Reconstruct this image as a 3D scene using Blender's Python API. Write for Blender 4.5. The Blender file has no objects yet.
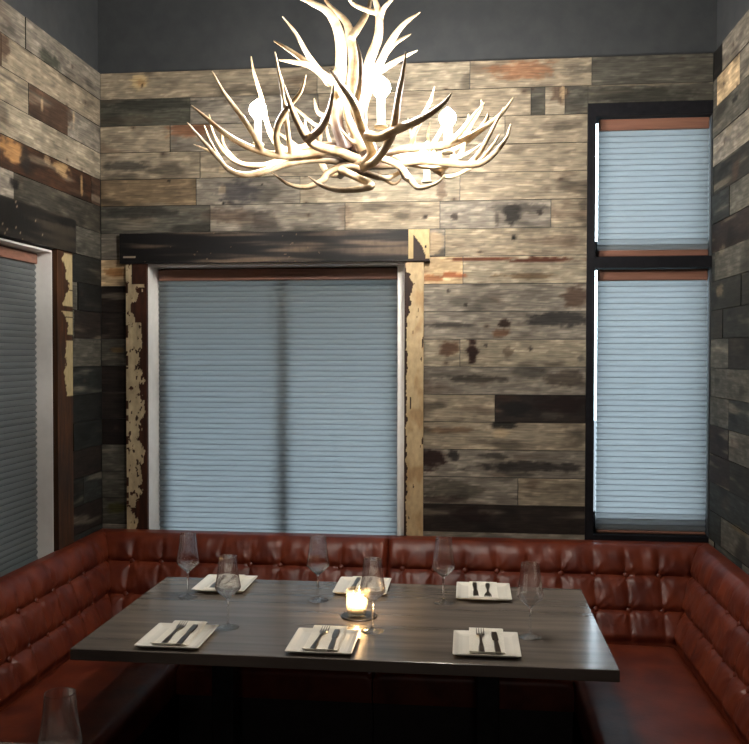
import bpy, bmesh, math, random
from mathutils import Vector, Matrix, noise
random.seed(7)
C = bpy.context.scene.collection
PI = math.pi

# ---------------------------------------------------------------- camera model
F_PX, YAW, PIT, ROL = 873.5, .1069, .0213, -.0018
CAM = Vector((0, 0, 1.65))
def ray(px, py):
    X = px-374.5; Y = 372-py
    cr, sr = math.cos(ROL), math.sin(ROL)
    r = X*cr+Y*sr; u = -X*sr+Y*cr
    cp, sp = math.cos(PIT), math.sin(PIT)
    d = F_PX*cp+u*sp; z = -F_PX*sp+u*cp
    c, s = math.cos(YAW), math.sin(YAW)
    return Vector((r*c-d*s, r*s+d*c, z))
def P(px, py, y):
    v = ray(px, py); return CAM+v*(y/v.y)

XL, XR, YB, ZT, ZC = -1.738, 1.065, 4.0, 2.972, 3.6     # room: side walls, back wall, top of cladding, ceiling
YF = -3.0
ROW = .1257

# ---------------------------------------------------------------- object helpers
def tag(o, label=None, cat=None, group=None, kind=None):
    if label: o['label'] = label
    if cat: o['category'] = cat
    if group: o['group'] = group
    if kind: o['kind'] = kind
    return o
def empty(name, loc=(0, 0, 0), rz=0):
    o = bpy.data.objects.new(name, None); C.objects.link(o)
    o.location = loc; o.rotation_euler = (0, 0, rz); o.empty_display_size = .05
    return o
def obj(name, bm, mat=None, parent=None, smooth=False, mods=()):
    me = bpy.data.meshes.new(name)
    bmesh.ops.recalc_face_normals(bm, faces=bm.faces[:])
    bm.to_mesh(me); bm.free()
    for m in (mat if isinstance(mat, (list, tuple)) else [mat]):
        if m: me.materials.append(m)
    if smooth:
        for p in me.polygons: p.use_smooth = True
    o = bpy.data.objects.new(name, me); C.objects.link(o)
    if parent: o.parent = parent
    return o
def angle_smooth(o, deg=40):
    me = o.data
    for p in me.polygons: p.use_smooth = True
    bm = bmesh.new(); bm.from_mesh(me)
    for e in bm.edges:
        if len(e.link_faces) == 2 and e.calc_face_angle(0) > math.radians(deg): e.smooth = False
    bm.to_mesh(me); bm.free()
    return o
def box(bm, x0, x1, y0, y1, z0, z1, bev=0, mi=0, seg=2):
    b = bmesh.new()
    bmesh.ops.create_cube(b, size=1)
    for v in b.verts:
        v.co = Vector((x0+(v.co.x+.5)*(x1-x0), y0+(v.co.y+.5)*(y1-y0), z0+(v.co.z+.5)*(z1-z0)))
    if bev: bmesh.ops.bevel(b, geom=b.edges[:], offset=bev, segments=seg, profile=.5, affect='EDGES')
    for f in b.faces: f.material_index = mi
    merge(bm, b)
def merge(bm, b):
    me = bpy.data.meshes.new('tmp'); b.to_mesh(me); b.free(); bm.from_mesh(me); bpy.data.meshes.remove(me)
def one(fn, *a, **k):
    bm = bmesh.new(); fn(bm, *a, **k); return bm
def bxo(name, mat, parent, *a, **k):
    return obj(name, one(box, *a, **k), mat, parent)
def lathe(bm, prof, seg=32, cx=0, cy=0, closed=False):
    rings = []
    for r, z in prof:
        if r < 1e-6: rings.append([bm.verts.new((cx, cy, z))])
        else: rings.append([bm.verts.new((cx+r*math.cos(2*PI*i/seg), cy+r*math.sin(2*PI*i/seg), z)) for i in range(seg)])
    pairs = list(zip(rings, rings[1:]))
    if closed: pairs.append((rings[-1], rings[0]))
    for a, b in pairs:
        for i in range(seg):
            j = (i+1) % seg
            if len(a) == 1 and len(b) == 1: continue
            if len(a) == 1: bm.faces.new((a[0], b[i], b[j]))
            elif len(b) == 1: bm.faces.new((a[i], a[j], b[0]))
            else: bm.faces.new((a[i], a[j], b[j], b[i]))
def catmull(pts, n=6):
    out = []
    q = [pts[0]*2-pts[1]]+list(pts)+[pts[-1]*2-pts[-2]]
    for i in range(1, len(q)-2):
        for k in range(n):
            t = k/n; a, b, c, d = q[i-1], q[i], q[i+1], q[i+2]
            out.append(.5*((2*b)+(c-a)*t+(2*a-5*b+4*c-d)*t*t+(3*b-a-3*c+d)*t**3))
    out.append(pts[-1]); return out
def tube(bm, pts, rad, seg=12, flat=1.0):
    n = len(pts); rings = []
    t0 = (pts[1]-pts[0]).normalized(); up = Vector((0, 1, 0)) if abs(t0.y) < .9 else Vector((1, 0, 0))
    u = t0.cross(up).normalized()
    for i, p in enumerate(pts):
        t = (pts[min(i+1, n-1)]-pts[max(i-1, 0)]).normalized()
        u = (u-t*u.dot(t)).normalized(); w = t.cross(u)
        r = rad[i] if isinstance(rad, (list, tuple)) else rad
        rings.append([bm.verts.new(p+(u*math.cos(2*PI*k/seg)+w*math.sin(2*PI*k/seg)*flat)*r) for k in range(seg)])
    for a, b in zip(rings, rings[1:]):
        for k in range(seg):
            j = (k+1) % seg; bm.faces.new((a[k], a[j], b[j], b[k]))
    bm.faces.new(rings[0][::-1]); bm.faces.new(rings[-1])

# ---------------------------------------------------------------- materials
def mat(name, col, rough=.5, metal=0, spec=.5, **kw):
    m = bpy.data.materials.new(name); m.use_nodes = True
    b = m.node_tree.nodes['Principled BSDF']
    b.inputs['Base Color'].default_value = (*col, 1); b.inputs['Roughness'].default_value = rough
    b.inputs['Metallic'].default_value = metal; b.inputs['Specular IOR Level'].default_value = spec
    for k, v in kw.items(): b.inputs[k].default_value = v
    return m
def noise_node(nt, scale, stretch=(1, 1, 1), detail=4, rough=.55):
    tc = nt.nodes.new('ShaderNodeTexCoord'); mp = nt.nodes.new('ShaderNodeMapping')
    mp.inputs['Scale'].default_value = stretch
    n = nt.nodes.new('ShaderNodeTexNoise'); n.inputs['Scale'].default_value = scale
    n.inputs['Detail'].default_value = detail; n.inputs['Roughness'].default_value = rough
    nt.links.new(tc.outputs['Object'], mp.inputs[0]); nt.links.new(mp.outputs[0], n.inputs['Vector'])
    return n
def varied(name, c1, c2, scale, stretch=(1, 1, 1), rough=.5, bump=0., dist=.002, lo=.35, hi=.65, metal=0, spec=.5, attr=None, detail=5, bscale=None):
    """two-tone procedural material; with attr the stored colour is multiplied by the grain"""
    m = mat(name, c1, rough, metal, spec); nt = m.node_tree; b = nt.nodes['Principled BSDF']
    n = noise_node(nt, scale, stretch, detail)
    r = nt.nodes.new('ShaderNodeValToRGB')
    r.color_ramp.elements[0].position = lo; r.color_ramp.elements[1].position = hi
    r.color_ramp.elements[0].color = (*c1, 1); r.color_ramp.elements[1].color = (*c2, 1)
    nt.links.new(n.outputs['Fac'], r.inputs[0])
    out = r.outputs[0]
    if attr:
        a = nt.nodes.new('ShaderNodeVertexColor'); a.layer_name = attr
        mx = nt.nodes.new('ShaderNodeMix'); mx.data_type = 'RGBA'; mx.blend_type = 'MULTIPLY'; mx.inputs[0].default_value = 1
        nt.links.new(a.outputs[0], mx.inputs[6]); nt.links.new(out, mx.inputs[7]); out = mx.outputs[2]
    nt.links.new(out, b.inputs['Base Color'])
    if bump:
        bp = nt.nodes.new('ShaderNodeBump'); bp.inputs['Strength'].default_value = bump; bp.inputs['Distance'].default_value = dist
        src = n
        if bscale: src = noise_node(nt, bscale, stretch, 6, .65)
        nt.links.new(src.outputs['Fac'], bp.inputs['Height']); nt.links.new(bp.outputs[0], b.inputs['Normal'])
    return m
def emis(name, col, s):
    m = bpy.data.materials.new(name); m.use_nodes = True; nt = m.node_tree
    nt.nodes.remove(nt.nodes['Principled BSDF']); e = nt.nodes.new('ShaderNodeEmission')
    e.inputs[0].default_value = (*col, 1); e.inputs[1].default_value = s
    nt.links.new(e.outputs[0], nt.nodes['Material Output'].inputs[0]); return m
def glassy(name, col=(1, 1, 1), ior=1.45):
    return mat(name, col, .0, 0, .5, **{'Transmission Weight': 1.0, 'IOR': ior})

M = {}
M['planks_x'] = varied('reclaimed_planks', (.62, .61, .60), (1.16, 1.15, 1.13), 55, (.22, 1, 2.6), .78, .5, .0012, .30, .66, spec=.25, attr='tone')
M['planks_y'] = varied('reclaimed_planks_side', (.62, .61, .60), (1.16, 1.15, 1.13), 55, (1, .22, 2.6), .78, .5, .0012, .30, .66, spec=.25, attr='tone')
M['boards'] = varied('painted_boards', (.75, .75, .75), (1.05, 1.05, 1.05), 60, (1, 1, .5), .6, .4, .001, .3, .7, spec=.3, attr='tone')
M['slate'] = varied('slate_paint', (.032, .036, .040), (.040, .044, .047), 14, rough=.75, bump=.15, spec=.3)
M['ceil'] = varied('ceiling_paint', (.06, .063, .068), (.07, .073, .078), 10, rough=.85, bump=.1)
M['floor'] = varied('floor_boards', (.035, .028, .024), (.06, .045, .036), 8, (1, 9, 1), .5, .3, .001)
M['front'] = varied('plaster_dark', (.10, .085, .075), (.13, .11, .10), 6, rough=.8, bump=.1)
M['jamb'] = varied('white_jamb_paint', (.72, .71, .68), (.78, .77, .74), 20, rough=.55, bump=.1)
M['black'] = varied('black_window_metal', (.004, .004, .006), (.008, .008, .010), 30, spec=.15, rough=.7, bump=.05)
M['rail'] = varied('shade_rail_brown', (.14, .065, .042), (.20, .095, .065), 22, (.2, 1, 3), .45, .2, .0005)
M['leather'] = varied('oxblood_leather', (.066, .0100, .0045), (.128, .0235, .0085), 9, rough=.40, bump=.3, dist=.002, spec=.32, bscale=55)
M['base'] = varied('bench_plinth', (.012, .010, .012), (.02, .016, .018), 18, rough=.6)
M['table'] = varied('grey_oak_top', (.085, .073, .064), (.175, .148, .125), 7, (.22, 3.2, 1), .2, .12, .0006, .3, .7, spec=.5)
M['iron'] = varied('black_iron', (.012, .012, .014), (.02, .02, .022), 30, rough=.5, metal=.6)
M['china'] = varied('cream_china', (.78, .75, .66), (.82, .79, .70), 8, rough=.22)
M['linen'] = varied('cream_linen', (.70, .67, .58), (.80, .77, .68), 180, rough=.9, bump=.3, dist=.0005)
M['steel'] = varied('dark_steel', (.11, .09, .08), (.16, .14, .12), 30, rough=.28, metal=.95)
M['wax'] = mat('candle_wax', (.85, .74, .55), .5, **{'Subsurface Weight': .3, 'Subsurface Radius': (.02, .012, .006)})
M['flame'] = emis('candle_flame', (1, .66, .34), 650)
M['bulb'] = emis('lit_bulb', (1, .93, .85), 960)
M['sleeve'] = varied('candle_sleeve', (.78, .68, .50), (.84, .75, .58), 20, rough=.5)
M['coaster'] = varied('dark_coaster', (.015, .012, .011), (.03, .025, .02), 20, rough=.3)
M['outside'] = varied('outside_ground', (.05, .055, .06), (.07, .07, .075), 4, rough=.9)
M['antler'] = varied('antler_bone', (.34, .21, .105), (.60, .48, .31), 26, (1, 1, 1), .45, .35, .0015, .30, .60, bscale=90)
def brown_shaded_bases(m):  # brown antler bases; the ramp also paints in the shade at the hub
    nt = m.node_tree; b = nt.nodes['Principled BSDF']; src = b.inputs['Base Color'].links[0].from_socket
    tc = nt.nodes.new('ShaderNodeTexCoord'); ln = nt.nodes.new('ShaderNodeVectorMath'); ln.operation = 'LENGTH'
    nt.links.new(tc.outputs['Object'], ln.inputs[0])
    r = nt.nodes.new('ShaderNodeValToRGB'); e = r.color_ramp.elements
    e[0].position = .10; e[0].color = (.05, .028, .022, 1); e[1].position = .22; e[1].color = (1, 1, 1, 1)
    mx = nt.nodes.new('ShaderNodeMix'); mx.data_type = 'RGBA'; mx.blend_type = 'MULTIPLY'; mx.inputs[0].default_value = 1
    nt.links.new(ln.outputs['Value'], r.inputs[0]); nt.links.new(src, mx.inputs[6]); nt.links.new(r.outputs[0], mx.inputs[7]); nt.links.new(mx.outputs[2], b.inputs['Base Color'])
brown_shaded_bases(M['antler'])
M['rust'] = varied('rusted_rod', (.10, .04, .02), (.18, .09, .05), 40, rough=.6, metal=.5)

def shade_mat():
    m = bpy.data.materials.new('cellular_fabric'); m.use_nodes = True; nt = m.node_tree
    nt.nodes.remove(nt.nodes['Principled BSDF'])
    d = nt.nodes.new('ShaderNodeBsdfDiffuse'); t = nt.nodes.new('ShaderNodeBsdfTranslucent'); mx = nt.nodes.new('ShaderNodeMixShader')
    n = noise_node(nt, 120, (1, 1, 1), 3)
    r = nt.nodes.new('ShaderNodeValToRGB'); r.color_ramp.elements[0].color = (.10, .12, .12, 1); r.color_ramp.elements[1].color = (.17, .19, .19, 1)
    nt.links.new(n.outputs['Fac'], r.inputs[0]); nt.links.new(r.outputs[0], d.inputs[0])
    t.inputs[0].default_value = (.66, .67, .68, 1); mx.inputs[0].default_value = .62
    nt.links.new(d.outputs[0], mx.inputs[1]); nt.links.new(t.outputs[0], mx.inputs[2])
    nt.links.new(mx.outputs[0], nt.nodes['Material Output'].inputs[0]); return m
M['shade'] = shade_mat()
M['seam'] = mat('glued_pleat_seam', (.10, .12, .12), .8, spec=.2)
def pane_mat(name='window_glass', tint=(1, 1, 1), rg=.02, ior=1.45):
    m = bpy.data.materials.new(name); m.use_nodes = True; nt = m.node_tree
    nt.nodes.remove(nt.nodes['Principled BSDF'])
    a = nt.nodes.new('ShaderNodeBsdfTransparent'); g = nt.nodes.new('ShaderNodeBsdfGlossy'); g.inputs['Roughness'].default_value = rg; a.inputs[0].default_value = (*tint, 1)
    lw = nt.nodes.new('ShaderNodeLayerWeight'); lw.inputs[0].default_value = .5
    pw = nt.nodes.new('ShaderNodeMath'); pw.operation = 'POWER'; pw.inputs[1].default_value = 4; nt.links.new(lw.outputs['Facing'], pw.inputs[0])
    f = nt.nodes.new('ShaderNodeMath'); f.operation = 'MULTIPLY_ADD'; f.inputs[1].default_value = .9; f.inputs[2].default_value = .05; nt.links.new(pw.outputs[0], f.inputs[0]); mx = nt.nodes.new('ShaderNodeMixShader')
    nt.links.new(f.outputs[0], mx.inputs[0]); nt.links.new(a.outputs[0], mx.inputs[1]); nt.links.new(g.outputs[0], mx.inputs[2])
    nt.links.new(mx.outputs[0], nt.nodes['Material Output'].inputs[0]); return m
M['pane'] = pane_mat()
M['glass'] = glassy('clear_glass', (1, 1, 1), 1.42)
def see_through(m, f):
    nt = m.node_tree; b = nt.nodes['Principled BSDF']; t = nt.nodes.new('ShaderNodeBsdfTransparent'); mx = nt.nodes.new('ShaderNodeMixShader'); mx.inputs[0].default_value = f
    nt.links.new(b.outputs[0], mx.inputs[1]); nt.links.new(t.outputs[0], mx.inputs[2]); nt.links.new(mx.outputs[0], nt.nodes['Material Output'].inputs[0])
see_through(M['glass'], .25)
M['votive'] = pane_mat('faceted_glass', (1, .96, .88), .06)
def frosty(m):
    nt = m.node_tree; last = nt.nodes['Material Output'].inputs[0].links[0].from_socket
    t = nt.nodes.new('ShaderNodeBsdfTranslucent'); t.inputs[0].default_value = (1, .93, .78, 1); mx = nt.nodes.new('ShaderNodeMixShader'); mx.inputs[0].default_value = .10
    nt.links.new(last, mx.inputs[1]); nt.links.new(t.outputs[0], mx.inputs[2]); nt.links.new(mx.outputs[0], nt.nodes['Material Output'].inputs[0])
frosty(M['votive'])

# ---------------------------------------------------------------- reclaimed plank cladding
def N(x, y, z=0): return noise.noise(Vector((x, y, z)))
def fbm(x, y, z=0): return N(x, y, z)+.5*N(2*x, 2*y, z+7)+.25*N(4*x, 4*y, z+13)
def lerp(a, b, t): return tuple(a[i]+(b[i]-a[i])*t for i in range(3))
def ss(a, b, x):
    t = min(1, max(0, (x-a)/(b-a))); return t*t*(3-2*t)
TAN = (.47, .435, .375); GREY = (.42, .40, .365); OLIVE = (.27, .265, .24); DARK = (.13, .107, .095); BROWN = (.25, .19, .15)
CREAM = (.66, .58, .46); LIGHT = (.50, .47, .41); SLATE = (.15, .16, .155); RED = (.10, .032, .022); ORANGE = (.48, .24, .11)
def plank_tone(u, z, base, seed):
    """weathered wood: streaks along u, blotches, knots; u, z in metres on the wall"""
    c = base
    s = .6*fbm(u*3.1+seed*9.1, z*30+seed*5, seed)+.5*fbm(u*11+seed*9.1, z*26+seed*5, seed+4)
    c = tuple(k*(1+(.28 if base[0] > .1 else .6)*s) for k in c)
    c = lerp(c, tuple(k*1.25 for k in c), ss(0, .5, fbm(u*14+seed, z*70, seed+90)))
    b = fbm(u*4.2+seed*3.3, z*11, seed+20)
    c = lerp(c, tuple(k*.42 for k in base), .6*ss(.2, .7, b))
    c = lerp(c, BROWN, .4*ss(.4, .85, fbm(u*3.1+seed, z*9+40, seed+50)))
    c = lerp(c, LIGHT if base[0] > .1 else (.22, .19, .165), .6*ss(.25, .7, fbm(u*2.3+seed*2, z*20+80, seed+70)))
    # knots
    ku, kz = math.floor(u/.17), seed
    rr = random.Random(int(ku*131+kz*977))
    if rr.random() < .22:
        cu = (ku+.2+.6*rr.random())*.17; cz = rr.random()*.8+.1
        zz = (z/ROW) % 1
        d = math.hypot((u-cu)/.007, (zz-cz)*ROW/.005)
        c = lerp(c, DARK, .7*(1-ss(.5, 1.4, d)))
        c = lerp(c, BROWN, .35*(1-ss(1.2, 3.2, d)))
    return c
def cladding(name, axis, rows, stains, holes, u0, u1, m, parent, face, dirn, step=.0085):
    """axis 'x': wall in the xz plane at y=face; 'y': yz plane at x=face. dirn: into-the-wall direction. One mesh; every plank a closed board"""
    bm = bmesh.new(); lay = bm.loops.layers.color.new('tone')
    nrow = len(rows)
    for k, segs in enumerate(rows):
        zt = ZT-k*ROW; zb = zt-ROW
        zb = max(zb, .0)
        a = u0
        for si, (e, base) in enumerate(segs):
            seed = k*7+si*3+1+(50 if axis == 'y' else 0)
            # subtract holes
            fin = [(a, e, zb, zt)]
            for h0, h1, hz0, hz1 in holes:
                ns = []
                for s0, s1, q0, q1 in fin:
                    if s1 <= h0 or s0 >= h1 or q1 <= hz0 or q0 >= hz1: ns.append((s0, s1, q0, q1)); continue
                    if s0 < h0: ns.append((s0, h0, q0, q1))
                    if s1 > h1: ns.append((h1, s1, q0, q1))
                    m0, m1 = max(s0, h0), min(s1, h1)
                    if q1 > hz1: ns.append((m0, m1, hz1, q1))
                    if q0 < hz0: ns.append((m0, m1, q0, hz0))
                fin = ns
            prot = random.Random(seed).uniform(-.0025, .0015)
            for s0, s1, q0, q1 in fin:
                if s1-s0 < .004 or q1-q0 < .004: continue
                g = .0013
                nu = max(1, round((s1-s0)/step)); nz = max(1, round((q1-q0)/step))
                grid = []
                for i in range(nu+1):
                    col = []
                    for j in range(nz+1):
                        u = s0+g+(s1-s0-2*g)*i/nu; z = q0+g+(q1-q0-2*g)*j/nz
                        d = face+dirn*-prot
                        col.append(bm.verts.new((u, d, z) if axis == 'x' else (d, u, z)))
                    grid.append(col)
                def colour(v):
                    u = v.co.x if axis == 'x' else v.co.y; z = v.co.z
                    c = plank_tone(u, z, base, seed)
                    for su, sz, ru, rz, sc, st, kk in stains:
                        if kk is not None and kk != k: continue
                        dd = math.hypot((u-su)/ru, (z-sz)/rz)
                        if dd < 2.0:
                            dd += .45*fbm(u*14, z*40, 5)+.22*fbm(u*45, z*120, 6)
                            c = lerp(c, sc, st*.92*(1-ss(.62, 1.15, dd)))
                    return (min(1, max(0, c[0])), min(1, max(0, c[1])), min(1, max(0, c[2])), 1)
                cc = {}
                def setc(f):
                    for l in f.loops:
                        if l.vert not in cc: cc[l.vert] = colour(l.vert)
                        l[lay] = cc[l.vert]
                for i in range(nu):
                    for j in range(nz):
                        setc(bm.faces.new((grid[i][j], grid[i+1][j], grid[i+1][j+1], grid[i][j+1])))
                # the four edges and the back
                th = .016*dirn
                def back(v): return bm.verts.new(v.co+(Vector((0, th, 0)) if axis == 'x' else Vector((th, 0, 0))))
                c4 = [grid[0][0], grid[nu][0], grid[nu][nz], grid[0][nz]]
                b4 = [back(v) for v in c4]
                strips = [[grid[i][0] for i in range(nu+1)], [grid[nu][j] for j in range(nz+1)], [grid[i][nz] for i in range(nu, -1, -1)], [grid[0][j] for j in range(nz, -1, -1)]]
                for q in range(4):
                    f = bm.faces.new(strips[q]+[b4[(q+1) % 4], b4[q]])
                    for l in f.loops: l[lay] = (.04, .035, .03, 1)
                f = bm.faces.new(b4[::-1])
                for l in f.loops: l[lay] = (.05, .04, .03, 1)
            a = e
    return obj(name, bm, m, parent)
def bx_(px, row=None, py=None):                       # pixel column on the back wall -> x
    z = ZT-(row+.5)*ROW if row is not None else 1.5
    py = 372
    v = ray(px, 62+26.8*(row if row is not None else 10)); return v.x*(YB/v.y)
def stain(px, py, rpx, rpy, col, st, row=None):
    p = P(px, py, YB); return (p.x, p.z, rpx*.00465, rpy*.00465, col, st, row)
def rows_from(spec):
    out = []
    for k, s in enumerate(spec):
        out.append([(XR if e is None else bx_(e, k), c) for e, c in s])
    return out
G = None
back_spec = [  # plank tones; dark left ends beside the window include the antlers' shadow
    [(317, TAN), (470, LIGHT), (592, TAN), (G, OLIVE)],
    [(190, (.25, .25, .22)), (318, GREY), (531, TAN), (545, OLIVE), (565, LIGHT), (G, OLIVE)],
    [(170, TAN), (330, GREY), (505, LIGHT), (G, TAN)],
    [(200, TAN), (380, TAN), (G, TAN)],
    [(196, CREAM and (.38, .33, .26)), (300, GREY), (460, LIGHT), (G, TAN)],
    [(210, OLIVE), (345, GREY), (440, TAN), (551, GREY), (G, TAN)],
    [(445, GREY), (G, TAN)],
    [(300, CREAM), (463, CREAM), (G, LIGHT)],
    [(300, DARK), (G, GREY)],
    [(300, DARK), (G, GREY)],
    [(300, OLIVE), (460, LIGHT), (G, LIGHT)],
    [(300, DARK), (G, GREY)],
    [(300, DARK), (495, TAN), (G, DARK)],
    [(300, BROWN and (.08, .055, .045)), (G, TAN)],
    [(300, OLIVE), (G, GREY)],
    [(300, OLIVE), (518, GREY), (G, TAN)],
    [(300, OLIVE), (G, DARK)],
    [(G, GREY)], [(G, GREY)], [(G, GREY)], [(G, GREY)], [(G, GREY)], [(G, GREY)], [(G, GREY)],
]
back_stains = [
    stain(139, 82, 10, 9, (.68, .60, .45), 1, 0), stain(141, 83, 5, 4, (.55, .44, .30), .8, 0), stain(142, 85, 1.6, 1.6, (.02, .015, .01), 1, 0),
    stain(525, 70, 34, 9, ORANGE, .45, 0), stain(560, 92, 9, 12, BROWN, .75, 1), stain(563, 92, 2.5, 9, CREAM, .8, 1),
    stain(640, 66, 70, 7, OLIVE, .6, 0), stain(640, 95, 60, 9, (.12, .12, .10), .6, 1), stain(650, 82, 75, 4, TAN, .8, 1),
    stain(150, 105, 55, 6, (.15, .15, .135), .8, 1), stain(130, 120, 40, 5, BROWN, .3, 1), stain(190, 130, 26, 9, ORANGE, .5, 2),
    stain(125, 166, 32, 5, (.18, .175, .16), .8, 3), stain(169, 181, 1.6, 1.6, (.01, .01, .01), 1), stain(223, 203, 1.8, 1.8, (.01, .01, .01), 1),
    stain(262, 184, 1.5, 1.5, (.01, .01, .01), 1), stain(238, 192, 22, 13, (.13, .13, .15), .65), stain(222, 170, 4, 4, CREAM, .6), stain(222, 190, 4, 5, CREAM, .5),
    stain(140, 212, 40, 6, (.13, .13, .12), .7, 5), stain(225, 215, 30, 7, BROWN, .5, 5), stain(265, 220, 14, 10, DARK, .5, 5),
    stain(345, 215, 7, 13, BROWN, .35, 5), stain(441, 190, 5, 13, BROWN, .5, 4), stain(455, 216, 4, 4, DARK, .8, 5), stain(425, 217, 2.5, 2.5, DARK, .9, 5),
    stain(512, 213, 9, 10, (.07, .065, .06), .85, 5), stain(540, 213, 3, 4, DARK, .9, 5), stain(497, 219, 3, 8, DARK, .5, 5), stain(520, 208, 30, 5, (.14, .13, .12), .6, 5),
    stain(514, 238, 2.6, 2.6, (.03, .02, .015), 1, 6), stain(435, 243, 10, 12, CREAM, .7, 6), stain(583, 205, 5, 5, (.2, .18, .15), .6),
    stain(480, 259, 40, 1.8, (.30, .13, .06), .9, 7), stain(545, 260, 34, 2.6, (.24, .10, .05), .95, 7), stain(525, 276, 30, 3, (.30, .22, .13), .6, 7),
    stain(452, 275, 16, 3.5, (.52, .26, .14), .8, 7), stain(432, 278, 12, 4, ORANGE, .6, 7),
    stain(576, 297, 13, 12, BROWN, .9, 8), stain(470, 303, 30, 4, OLIVE, .4, 8), stain(448, 291, 2, 2, DARK, .9, 8), stain(466, 305, 2, 2, DARK, .9, 8),
    stain(450, 325, 26, 3, (.09, .08, .075), .7, 9), stain(504, 324, 6, 5, (.10, .05, .03), .95, 9), stain(500, 333, 8, 5, (.30, .18, .10), .7, 9), stain(558, 319, 34, 8, (.11, .105, .105), .85, 9),
    stain(448, 349, 11, 8, (.23, .14, .09), .8, 10), stain(472.5, 352, 5.2, 13, RED, 1, 10), stain(486, 345, 2, 2, DARK, .9, 10), stain(530, 349, 2.5, 2.5, DARK, .9, 10), stain(508, 352, 5, 7, (.26, .22, .17), .6, 10), stain(581, 358, 3.5, 3.5, OLIVE, .8, 10),
    stain(475, 379, 34, 4, (.13, .115, .10), .7, 11), stain(565, 378, 22, 9, (.15, .12, .10), .6, 11),
    stain(560, 404, 26, 10, (.075, .028, .022), .85, 12), stain(515, 408, 16, 9, (.03, .027, .027), .8, 12), stain(552, 416, 12, 4, OLIVE, .6, 12), stain(505, 398, 10, 5, (.16, .10, .07), .6, 12),
    stain(505, 424, 12, 6, (.05, .045, .04), .9, 13), stain(502, 433, 8, 5, CREAM, .7, 13), stain(450, 430, 30, 3, (.30, .20, .12), .5, 13),
    stain(432, 458, 15, 11, (.10, .04, .03), .95, 14), stain(453, 456, 6, 6, (.07, .06, .055), .8, 14), stain(495, 456, 14, 4, (.10, .09, .08), .7, 14), stain(530, 467, 60, 5, (.09, .08, .078), .8, 14),
    stain(450, 490, 34, 9, (.16, .15, .12), .5, 15), stain(445, 500, 25, 4, (.14, .10, .09), .6, 15), stain(470, 515, 20, 8, (.07, .03, .025), .7, 16),
    stain(115, 272, 14, 5, (.50, .33, .17), .8, 7), stain(117, 350, 9, 3, (.42, .32, .18), .7, 10), stain(118, 508, 12, 6, (.22, .22, .08), .8, 16), stain(112, 240, 10, 8, GREY, .6, 6),
]
W1 = (-1.507, -.29, .70, 2.068)
W2 = (.526, 1.2, .80, 2.765)

def drywall(name, pieces, m, cl=None):
    bm = bmesh.new()
    for p in pieces: box(bm, *p)
    return tag(obj(name, bm, m), kind='structure')
T0, T1 = 4.018, 4.22
wb = drywall('wall_back', [
    (XL-.25, W1[0], T0, T1, 0, ZC), (W1[0], W1[1], T0, T1, 0, W1[2]), (W1[0], W1[1], T0, T1, W1[3], ZC),
    (W1[1], W2[0], T0, T1, 0, ZC), (W2[0], XR, T0, T1, 0, W2[2]), (W2[0], XR, T0, T1, W2[3], ZC), (XR, XR+.25, T0, T1, 0, ZC)], M['slate'])
cladding('wood_cladding', 'x', rows_from(back_spec), back_stains, [W1, W2], XL, XR, M['planks_x'], wb, YB, 1)

# left wall, window 3 opening (recess towards -x)
W3 = (2.05, 3.508, .70, 2.075)
wl = drywall('wall_left', [
    (XL-.25, XL-.018, YF, W3[0], 0, ZC), (XL-.25, XL-.018, W3[0], W3[1], 0, W3[2]), (XL-.25, XL-.018, W3[0], W3[1], W3[3], ZC), (XL-.25, XL-.018, W3[1], T0, 0, ZC)], M['slate'])
def side_rows(specs, u0, u1, seed, pal):
    r = random.Random(seed); out = []
    for k in range(24):
        if k in specs: out.append(specs[k]); continue
        u = u0; s = []
        while u < u1:
            u = min(u1, u+r.uniform(.35, 1.1)); s.append((u, r.choice(pal)))
        if s[-1][0] < u1: s.append((u1, r.choice(pal)))
        out.append(s)
    return out
lspec = {  # lower rows, darkest by the corner, have antler shadow in their plank tones
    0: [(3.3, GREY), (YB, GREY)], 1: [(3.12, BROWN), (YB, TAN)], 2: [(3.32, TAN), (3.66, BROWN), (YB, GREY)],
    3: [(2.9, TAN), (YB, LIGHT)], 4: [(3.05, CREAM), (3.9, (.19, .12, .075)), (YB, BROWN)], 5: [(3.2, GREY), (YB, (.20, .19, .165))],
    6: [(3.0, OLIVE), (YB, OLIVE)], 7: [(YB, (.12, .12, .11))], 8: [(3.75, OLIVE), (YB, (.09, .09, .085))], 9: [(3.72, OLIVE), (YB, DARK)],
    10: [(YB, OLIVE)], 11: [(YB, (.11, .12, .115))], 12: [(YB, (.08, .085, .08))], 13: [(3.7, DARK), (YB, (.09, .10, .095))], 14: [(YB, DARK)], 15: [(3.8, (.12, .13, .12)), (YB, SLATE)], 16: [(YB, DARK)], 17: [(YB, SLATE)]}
def lst(px, py, ru, rz, col, st, row=None):
    v = ray(px, py); p = CAM+v*(XL/v.x); return (p.y, p.z, ru, rz, col, st, row)
lstains = [lst(12, 150, .10, .042, (.62, .47, .30), .95, 4), lst(62, 168, .085, .034, (.60, .50, .36), .95, 4), lst(82, 185, .014, .05, (.6, .5, .36), .9, 4),
           lst(26, 160, .04, .05, (.10, .09, .085), .8, 4), lst(14, 184, .035, .022, (.03, .02, .018), .9, 5), lst(48, 160, .03, .02, CREAM, .6, 4),
           lst(62, 113, .12, .05, BROWN, .85, 2), lst(74, 118, .010, .05, CREAM, .8, 2), lst(42, 104, .012, .03, CREAM, .8, 2), lst(50, 60, .10, .03, (.12, .14, .11), .7, 0),
           lst(25, 88, .30, .008, OLIVE, .8, 2), lst(3, 45, .05, .06, BROWN, .9, 1), lst(26, 122, .03, .05, LIGHT, .8, 3)]
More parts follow.
